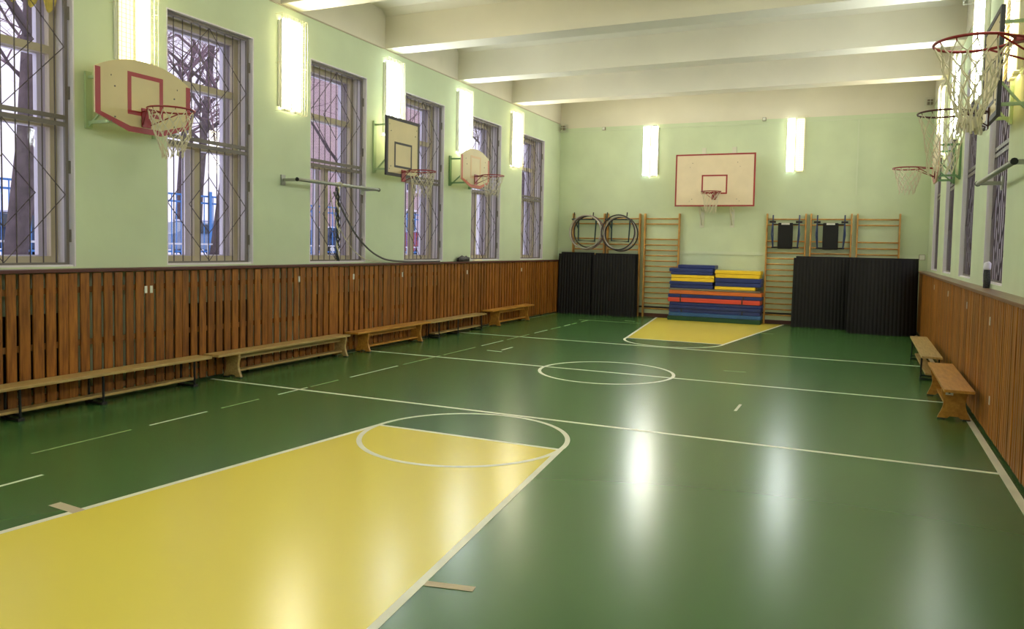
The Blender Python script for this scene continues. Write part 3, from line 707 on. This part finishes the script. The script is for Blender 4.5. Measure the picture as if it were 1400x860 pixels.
# ------------------------------------------------------------------ benches (origin at the near end of the seat, on the floor; local y runs along)
def end_profile(h, w_, front=1):
    # x-z outline of a solid bench end, waisted and flared
    L_ = []; n = 10
    for i in range(n+1):
        t_ = i/n; L_.append((w_*.5*(1-.26*math.sin(PI*min(1, t_*1.15))**1.2+.12*(1-t_)-.14*t_), h*t_))
    foot = [(.05, .0), (.05, .012), (-.05, .012), (-.05, 0)]
    return [(w_*.56, 0)]+L_[1:]+[(-x, z) for x, z in L_[::-1][:-1]]+[(-w_*.56, 0)]+[(-.06, 0), (-.04, .02), (.04, .02), (.06, 0)]
def wood_bench(label, x, y0, y1, h, m, ends, w_=.25, sticker=False):
    r = thing('bench', label, 'bench', (x, y0, 0), 0, 'low gym benches'); L_ = y1-y0
    bx('seat', m, r, -w_/2, w_/2, 0, L_, h-.03, h, bev=.006)
    for e in ends:
        bm = B(); prism(bm, [(a, z+.014) for a, z in end_profile(h-.045, w_)], 'y', e-.016, e+.016); lg = obj('leg', bm, m, r)
        for s in (-1, 1): bx('rubber_foot', 'black', lg, s*w_*.43-.035, s*w_*.43+.035, e-.02, e+.02, 0, .0135)
    bx('foot_rail', m, r, -.05, .05, ends[0]+.017, ends[-1]-.017, .07, .095, bev=.003); bx('apron', m, r, -.014, .014, ends[0]+.017, ends[-1]-.017, h-.10, h-.031)
    if sticker:
        s_ = bx('sticker', 'label', r, -.085, -.015, ends[0]-.019, ends[0]-.0165, h-.115, h-.065); bx('print', 'black', s_, -.06, -.04, ends[0]-.0195, ends[0]-.0191, h-.10, h-.08)
    return r
def metal_bench(label, x, y0, y1, h, m, legs, w_=.25):
    r = thing('bench', label, 'bench', (x, y0, 0), 0, 'low gym benches'); L_ = y1-y0
    bx('seat', m, r, -w_/2, w_/2, 0, L_, h-.03, h, bev=.006)
    for e in legs:
        bm = B(); a = w_/2-.02
        tube(bm, [(-a, e, h-.031), (-a-.005, e, .03), (-a+.01, e, .012), (a-.01, e, .012), (a+.005, e, .03), (a, e, h-.031)], .012, 8); lg = obj('leg', bm, 'black_metal', r)
        for s in (-1, 1): bx('rubber_foot', 'black', lg, s*a-.022, s*a+.022, e-.03, e+.03, 0, .03, bev=.004)
    bx('foot_rail', m, r, -.06, .06, legs[0]-.05, legs[-1]+.05, .072, .097, bev=.003)
    bm = B()
    for e in legs: box(bm, -w_/2+.02, w_/2-.02, e-.015, e+.015, .05, .071)
    obj('cross_bar', bm, 'black_metal', r)
    return r
bl = -7.10
metal_bench('pale plank bench on black metal legs nearest the camera on left', bl, 2.35, 6.52, .325, 'bench', (.2, 1.98, 2.80, 3.93))
wood_bench('weathered wooden bench second along the left wall, solid curved ends', bl, 6.62, 9.12, .325, 'bench', (.34, 2.42))
wood_bench('orange varnished bench in the middle of the left wall', bl, 9.3, 11.39, .335, 'bench_o', (.3, 1.80))
metal_bench('pale bench on black metal legs, fourth along the left wall', bl, 11.40, 13.55, .325, 'bench', (.3, 1.0, 1.95))
wood_bench('farthest wooden bench on the left wall, near the back corner', bl, 13.80, 15.95, .36, 'bench_o', (.36, 1.85))
metal_bench('pale bench on black metal legs against the right wall, farther back', .875, 11.15, 13.85, .35, 'bench', (.25, 2.4))
wood_bench('orange varnished bench against the right wall with white sticker on its end', .91, 8.37, 10.42, .37, 'bench_o', (.40, 1.80), .27, True)

# ------------------------------------------------------------------ small fittings on the back wall
def strip(label, *d): return tag(bx('cable_trunking', 'trunking', None, *d), label, 'cable trunking')
strip('horizontal pale trunking low on the back wall behind the wall bars', -7.38, 1.09, D-.018, D-.001, 1.60, 1.68)
strip('thin horizontal conduit along the top of the back wall', -7.3, 1.2, D-.012, D-.001, 4.70, 4.716)
strip('thin vertical conduit on the back wall, right of the lamps', -.235, -.205, D-.016, D-.001, 3.0, 4.698)
bm = B(); tube(bm, [(-7.2, D-.03, .25), (1.1, D-.03, .25)], .02, 8)
tag(obj('heating_pipe', bm, 'radiator', smooth=True), 'dark pipe running low along the back wall behind the wall bars', 'pipe')
bx('baseboard_back', 'cap', None, WL+.16, WR-.16, D-.015, D-.001, 0.002, .09, kind='structure')
def jbox(label, x, z, w_=.08):
    r = thing('junction_box', label, 'junction box', (x, D-.02, z), 0, 'junction boxes on the conduit'); bx('body', 'grey', r, -w_/2, w_/2, -.03, .018, -w_/2, w_/2, bev=.006); bx('lid', 'housing', r, -w_/2+.008, w_/2-.008, -.036, -.0305, -w_/2+.008, w_/2-.008)
jbox('grey junction box on the top conduit above the left lamp', -6.22, 4.75)
jbox('grey junction box on the top conduit above the big backboard corner', -2.27, 4.80)
jbox('pale square box at the right end of the low trunking', 1.16, 1.64, .12)
def cage(label, loc, s=.18):
    r = thing('caged_speaker', label, 'speaker', loc, 0, 'caged boxes high in the corners')
    bm = B(); a = s/2
    for z in (-a, 0, a):
        tube(bm, [(-a, -a, z), (a, -a, z), (a, a, z), (-a, a, z)], .005, 4, close=True)
    for x in (-a, 0, a):
        for y in (-a, a): tube(bm, [(x, y, -a), (x, y, a)], .005, 4)
    obj('wire_cage', bm, 'white_steel', r); bx('box', 'grey', r, -a*.6, a*.6, -a*.6, a*.6, -a*.6, a*.6, bev=.01)
cage('small caged box high in the left back corner', (-7.30, D-.11, 4.80)); cage('small caged box high in the right back corner', (1.17, D-.11, 4.98)); cage('caged box on the right wall top above the bright lamp', (1.16, 11.3, 5.08), .2)

# ------------------------------------------------------------------ outdoors: snow, trees, fences, cars, houses
GZ = 1.0
for name, x0, x1 in (('ground', -90, WL-T-.02), ('ground', WR+T+.02, 60)):
    bx(name, 'snow', None, x0, x1, -30, 120, GZ-.3, GZ, kind='structure')
def tree(label, x, y, h, r0, lean, seed, kind='tree'):
    rnd = random.Random(seed); root = thing('bare_tree', label, 'tree', (x, y, GZ), 0, 'bare winter trees outside the windows')
    tb, tw = B(), B()
    def grow(p, d, L_, rad, lvl, bm):
        pts = [p]; rr = [rad]; n = 4 if lvl < 2 else 3
        q = p.copy(); dd = d.copy()
        for i in range(n):
            dd = (dd+Vector((rnd.gauss(0, .13)*(lvl > 0 or .3), rnd.gauss(0, .13)*(lvl > 0 or .3), rnd.gauss(.03, .07)))).normalized(); q = q+dd*L_/n; pts.append(q.copy()); rr.append(rad*(1-.55*(i+1)/n))
        tube(bm if lvl < 2 else tw, pts, rr, 7 if lvl == 0 else (5 if lvl < 3 else 3), caps=lvl < 2)
        if lvl >= 4: return
        for k in range((7, 5, 5, 4)[lvl]):
            t_ = rnd.uniform(.35 if lvl == 0 else .15, 1); i = min(n-1, int(t_*n)); o = pts[i].lerp(pts[i+1], t_*n-i)
            a = rnd.uniform(0, 2*PI); side = Vector((math.cos(a), math.sin(a), rnd.uniform(-.2, .7))).normalized()
            grow(o, (dd*.55+side*.8).normalized(), L_*rnd.uniform(.42, .62), rr[i]*.5, lvl+1, bm)
    grow(Vector((0, 0, -.05)), Vector(lean).normalized(), h, r0, 0, tb)
    obj('trunk', tb, 'bark', root, smooth=True); obj('twigs', tw, 'twig', root, kind='stuff')
tree('thick-trunked bare tree outside the first left window', -14.6, 8.95, 10, .21, (0, .03, 1), 1)
tree('slim bare tree beside the thick trunk outside the first window', -19.5, 14.4, 9, .14, (0, .05, 1), 12)
tree('bare tree seen in the second left window before the blue fence', -17.5, 16.4, 8, .16, (0, .1, 1), 3)
tree('bare tree behind the blue fence in the second left window', -25, 22.5, 11, .2, (.05, 0, 1), 4)
tree('bare tree before the brick house in the third left window', -21, 26.8, 9, .18, (0, 0, 1), 6)
tree('bare tree seen through the fifth left window', -21, 40, 9, .17, (0, 0, 1), 9)
tree('bare tree in the distance left of the first window', -30, 19, 11, .2, (0, 0, 1), 13)
fx = -22
r = thing('blue_fence', 'bright blue metal fence standing in the snow outside the left windows', 'fence', (fx, 8, GZ))
bm = B(); box(bm, -.015, .015, -.012, .012, .12, 2.3); pk = mesh('picket', bm, 'bluefence')
for k in range(150): link('picket', pk, r, (0, .2*k, 0))
bm = B(); box(bm, -.05, .05, -.05, .05, 0, 2.45); pm = mesh('post', bm, 'bluefence')
for k in range(13): link('post', pm, r, (.07, 2.5*k-.1, 0))
for z in (.25, 2.0, 2.25): bx('rail', 'bluefence', r, -.045, -.016, -.1, 30, z, z+.06)
r = thing('low_railing', 'low white railing on a kerb along the snowy path', 'railing', (-17.5, 6, GZ))
bx('kerb', 'grey', r, -.1, .1, 0, 40, 0, .12); bx('rail', 'railing', r, -.02, .02, 0, 40, .55, .60)
bm = B(); box(bm, -.012, .012, -.012, .012, .12, .55); pm2 = mesh('post', bm, 'railing')
for k in range(100): link('post', pm2, r, (0, .2+.4*k, 0))
def car(label, x, y, m, rot=0):
    r = thing('car', label, 'car', (x, y, GZ), rot, 'cars parked behind the blue fence')
    prof = [(-2.1, .3), (2.1, .3), (2.15, .55), (2.05, .80), (1.15, .92), (.45, 1.38), (-1.0, 1.42), (-1.75, .98), (-2.12, .9)]
    bm = B(); prism(bm, prof, 'x', -.85, .85)
    for v in bm.verts:
        if v.co.z > 1.1: v.co.x *= .78
    bmesh.ops.bevel(bm, geom=[e for e in bm.edges], offset=.05, segments=2, affect='EDGES'); obj('body', bm, m, r)
    for s in (-1, 1):
        bm = B(); q = [(-1.45, .97), (.95, .97), (.42, 1.32), (-.95, 1.35)]
        prism(bm, q, 'x', s*.60, s*.83)
        for v in bm.verts:
            if v.co.z > 1.1: v.co.x -= s*.10
            else: v.co.x += s*.03
        obj('side_window', bm, 'carglass', r)
    bm = B(); box(bm, -.6, .6, .55, .98, .98, 1.30); 
    for v in bm.verts:
        if v.co.y > .8: v.co.z = min(v.co.z, 1.04)
    obj('windscreen', bm, 'carglass', r)
    for yy in (-1.35, 1.35):
        for s in (-1, 1):
            bm = B(); tube(bm, [(s*.66, yy, .31), (s*.87, yy, .31)], .31, 18); wh = obj('wheel', bm, 'tyre', r)
            bm = B(); tube(bm, [(s*.871, yy, .31), (s*.885, yy, .31)], .18, 12); obj('hub', bm, 'housing', wh)
    bx('roof_snow', 'snow', r, -.5, .5, -.95, .35, 1.44, 1.52, bev=.03)
car('silver-blue car parked behind the fence in the second left window', -25.5, 23.2, 'car_silver')
car('dark blue car parked farther along, in the third left window', -25.5, 32, 'car_dark')
car('red car parked in front of the brick house, fourth left window', -25.2, 39.6, 'car_red')
car('dark car parked beside the thick tree trunk, first left window', -25.5, 15.5, 'car_dark')
def house(label, x0, x1, y0, y1, h, m, nx, nz, rows_y):
    r = thing('brick_house' if m == 'brick' else 'apartment_block', label, 'building', ((x0+x1)/2, (y0+y1)/2, GZ)); a, b_ = (x1-x0)/2, (y1-y0)/2
    bx('wall', m, r, -a, a, -b_, b_, -.1, h); bx('roof', 'snow', r, -a-.4, a+.4, -b_-.4, b_+.4, h, h+.4)
    def win(face, c, z):
        if face == 'x': f = bx('window', 'pvc', r, a, a+.12, c-.75, c+.75, z, z+1.9); bx('pane', 'carglass', f, a+.121, a+.14, c-.6, c-.04, z+.15, z+1.75); bx('pane', 'carglass', f, a+.121, a+.14, c+.04, c+.6, z+.15, z+1.75)
        else: f = bx('window', 'pvc', r, c-.75, c+.75, -b_-.12, -b_, z, z+1.9); bx('pane', 'carglass', f, c-.6, c-.04, -b_-.14, -b_-.121, z+.15, z+1.75); bx('pane', 'carglass', f, c+.04, c+.6, -b_-.14, -b_-.121, z+.15, z+1.75)
    for k in range(rows_y):
        for j in range(nz): win('x', -b_+2.2+3.6*k, 1.3+3.1*j)
    for k in range(nx):
        for j in range(nz): win('y', -a+2+3.4*k, 1.3+3.1*j)
house('pinkish brick building with white windows behind the cars', -34.5, -30, 36.5, 51, 13, 'brick', 1, 4, 4)
for k, (lab, x, y, h) in enumerate((('far bare tree behind the thick trunk of the first window', -31, 20.5, 11), ('second far bare tree seen in the first left window', -36, 25, 12),
        ('far bare tree at the left part of the second window', -33, 28.5, 11), ('tallest far bare tree in the second window', -43, 39, 13), ('far bare tree right of the brick house corner', -24, 53, 10))):
    tree(lab, x, y, h, .2, (0, .03, 1), 30+k)
